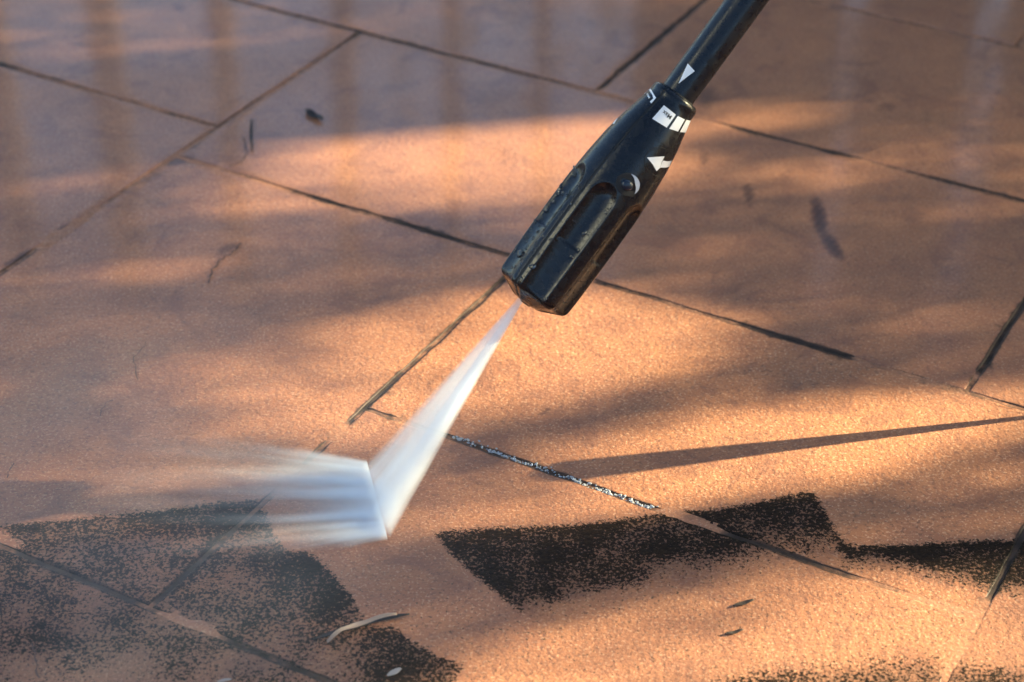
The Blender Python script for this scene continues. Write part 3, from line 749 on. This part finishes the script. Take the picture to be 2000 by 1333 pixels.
def foliage():  # leaves set wherever LIT asks for shade, thinned along the jet
    E_ = [E0.lerp(Im, k/14) for k in range(15)]; JP = np.array([np.array(e-sunv*(e.z/sunv.z))[:2] for e in E_])
    def jetfree(P):
        return np.where(line_dist(P[:, :2], JP) < .035, .48, 1.0)
    def batch(n, sx, sy, size, dens, fn, zlo=.62, zhi=1.0):
        x = rng.uniform(*sx, n); y = rng.uniform(*sy, n); z = rng.uniform(zlo, zhi, n)
        P = np.stack([x, y, np.zeros(n)], 1); q = to_px(P)
        cov = fn(q, P)*jetfree(P); keep = rng.random(n) < cov
        P = P[keep]; z = z[keep]
        C0 = P + np.array(sunv)[None]*(z/math.sin(SEL))[:, None]
        k = len(C0); d = rng.normal(size=(k,3)); d /= np.linalg.norm(d, axis=1)[:, None]
        e = rng.normal(size=(k,3)); e -= d*(e*d).sum(1)[:, None]; e /= np.linalg.norm(e, axis=1)[:, None]
        nrm = np.cross(d, e); L = size*rng.uniform(.75, 1.25, k)[:, None]
        v = np.stack([C0-d*L*.5, C0+e*L*.27+nrm*L*.06, C0+d*L*.5, C0-e*L*.27+nrm*L*.06], 1).reshape(-1,3)
        return v
    inner = ((-.62,.50),(.62,1.62))
    A = 1.12*1.0*math.sin(SEL); la = .0155**2*.27*.55
    n1 = int(3.6*A/la)
    inb = lambda q: (q[:,0] > -150) & (q[:,0] < 2150) & (q[:,1] > -120) & (q[:,1] < 1450)
    f1 = lambda q, P: np.where(inb(q), -np.log(np.clip(lit(q), .028, 1))/3.6, 0)
    v1 = batch(n1, *inner, .0155, 1, f1)
    A2 = 4*3.6*math.sin(SEL); la2 = .05**2*.27*.55
    v2 = batch(int(3.4*A2/la2), (-2,2), (-.6,3.0), .05, 1, lambda q, P: np.where(inb(q) & (P[:,1] > .3), 0, .75), .62, 1.5)
    V = np.concatenate([v1, v2]); k = len(V)//4
    F = [(4*i, 4*i+1, 4*i+2) for i in range(k)] + [(4*i, 4*i+2, 4*i+3) for i in range(k)]
    return V, F
V, F = foliage()
tb = Vector((3.0, 1.9, 0))  # unseen tree, added to throw the shade bands
tree = empty('added_shade_tree', tb); tag(tree, 'added unseen tree to the right, crown shaped to shade the patio in bands', 'tree')
t = NT('tree_leaf'); tr = t.n('BsdfTranslucent', {0: (.10,.16,.03,1)}); df = t.n('BsdfPrincipled', {'Base Color': (.05,.09,.025,1), 'Roughness': .5}); mx = t.n('MixShader', {0: .25, 1: df.outputs[0], 2: tr.outputs[0]}); t.t.links.new(mx.outputs[0], t.out.inputs[0])
cr = link_mesh('crown', V-np.array(tb), F, t.m, tree); cr['kind'] = 'stuff'
def limb(V, F, a, b, ra, rb, n=8):
    a, b = Vector(a), Vector(b); d = (b-a).normalized(); x = d.orthogonal().normalized(); y = d.cross(x); base = len(V); m = 6
    for i in range(m+1):
        f = i/m; c = a.lerp(b, f)+x*(.03*math.sin(f*3.1)*(b-a).length)
        for j in range(n):
            t = 2*math.pi*j/n; r = ra+(rb-ra)*f; V.append(c+x*r*math.cos(t)+y*r*math.sin(t))
    for i in range(m):
        for j in range(n): F.append((base+i*n+j, base+i*n+(j+1) % n, base+(i+1)*n+(j+1) % n, base+(i+1)*n+j))
M_BARK = simple_mat('bark', (.12,.085,.06), .85)
V, F = [], []; limb(V, F, (0,0,0), (.1,-.1,2.4), .10, .06, 12); link_mesh('trunk', V, F, M_BARK, tree, True)
V, F = [], []
for k in range(14):
    z0 = random.uniform(1.3, 2.3); a = random.uniform(0, 6.28); limb(V, F, (.06,-.06,z0), (math.cos(a)*.9, math.sin(a)*1.0, z0+random.uniform(0,.5)), .03, .006)
link_mesh('branch', V, F, M_BARK, tree, True)
# unseen tapered stake added past the right edge, shaped to cast the pointed shadow
sb = floor_pt(2030, 812); hh = .09
stk = []
V, F = [], []
lean = Vector((0,0,1))
pr = [(0,.0016),(.017,.0026),(.046,.0048),(.075,.0078),(.087,.0085),(.091,.006),(.093,.0005)]
for z, r in pr:
    for j in range(16):
        t_ = 2*math.pi*j/16; V.append((math.cos(t_)*r*.6, math.sin(t_)*r, z))
for i in range(len(pr)-1):
    for j in range(16): F.append((i*16+j, i*16+(j+1) % 16, (i+1)*16+(j+1) % 16, (i+1)*16+j))
st_ = link_mesh('shadow_stake', V, F, simple_mat('stake_wood', (.25,.15,.09), .7), None, True); st_.location = sb
tag(st_, 'added unseen stake beyond the right edge, shaped to cast the pointed shadow', 'stake')
# railing and dark timber screen beyond the patio, mirrored in the wet tiles
fence = empty('railing', (0,3.0,0)); tag(fence, 'brown wooden railing with slim upright posts beyond the patio', 'railing')
M_POST = simple_mat('brown_post', (.16,.085,.045), .7)
def box(name, c, d, mat, parent):
    x, y, z = c; a, b, h = d[0]/2, d[1]/2, d[2]/2
    V = [(x+i*a, y+j*b, z+k*h) for i in (-1,1) for j in (-1,1) for k in (-1,1)]
    F = [(0,1,3,2),(4,6,7,5),(0,4,5,1),(2,3,7,6),(0,2,6,4),(1,5,7,3)]
    return link_mesh(name, V, F, mat, parent)
for px_, w_ in ((-190,.03),(20,.045),(232,.045),(452,.034),(676,.034),(880,.028),(1050,.026)):
    X = (px_-1000)/FPX*3.42
    box('post', (X, 0, .65+.0*X), (w_, .05, 1.30), M_POST, fence)
screen = empty('timber_screen', (0,3.05,0)); tag(screen, 'tall dark timber screen with a narrow gap beyond the patio on the right', 'screen')
M_SC = simple_mat('dark_timber', (.030,.020,.016), .8)
def xs_(p): return (p-1000)/FPX*3.55
bd = [(xs_(1215), xs_(1590)), (xs_(1635), xs_(1830)), (xs_(1895), 1.6), (1.604, 3.4)]
for a, b in bd: box('panel', ((a+b)/2, 0, 1.5), (b-a, .05, 3.0), M_SC, screen)

low = empty('added_dark_wall', (0,-1.6,0)); tag(low, 'added unseen low dark wall behind the camera, darkening reflections on the lance', 'garden wall')  # unseen wall, added to darken what the lance reflects
box('wall', (0, 0, .28), (9, .25, .56), simple_mat('wall_render', (.10,.075,.06), .9), low)
hs = empty('added_reflector_wall', (-3.3,0,0)); tag(hs, 'added unseen pale wall on a dark base at left, reflected as the lance highlight', 'house')  # unseen wall, added as reflector for the bright streak on the lance
box('plinth', (0, -.9, .95), (.2, 1.8, 1.9), M_SC, hs)
box('wall', (-.03, -.9, 2.9), (.2, 1.8, 2.0), simple_mat('pale_reflector', (.72,.78,.85), .9), hs)
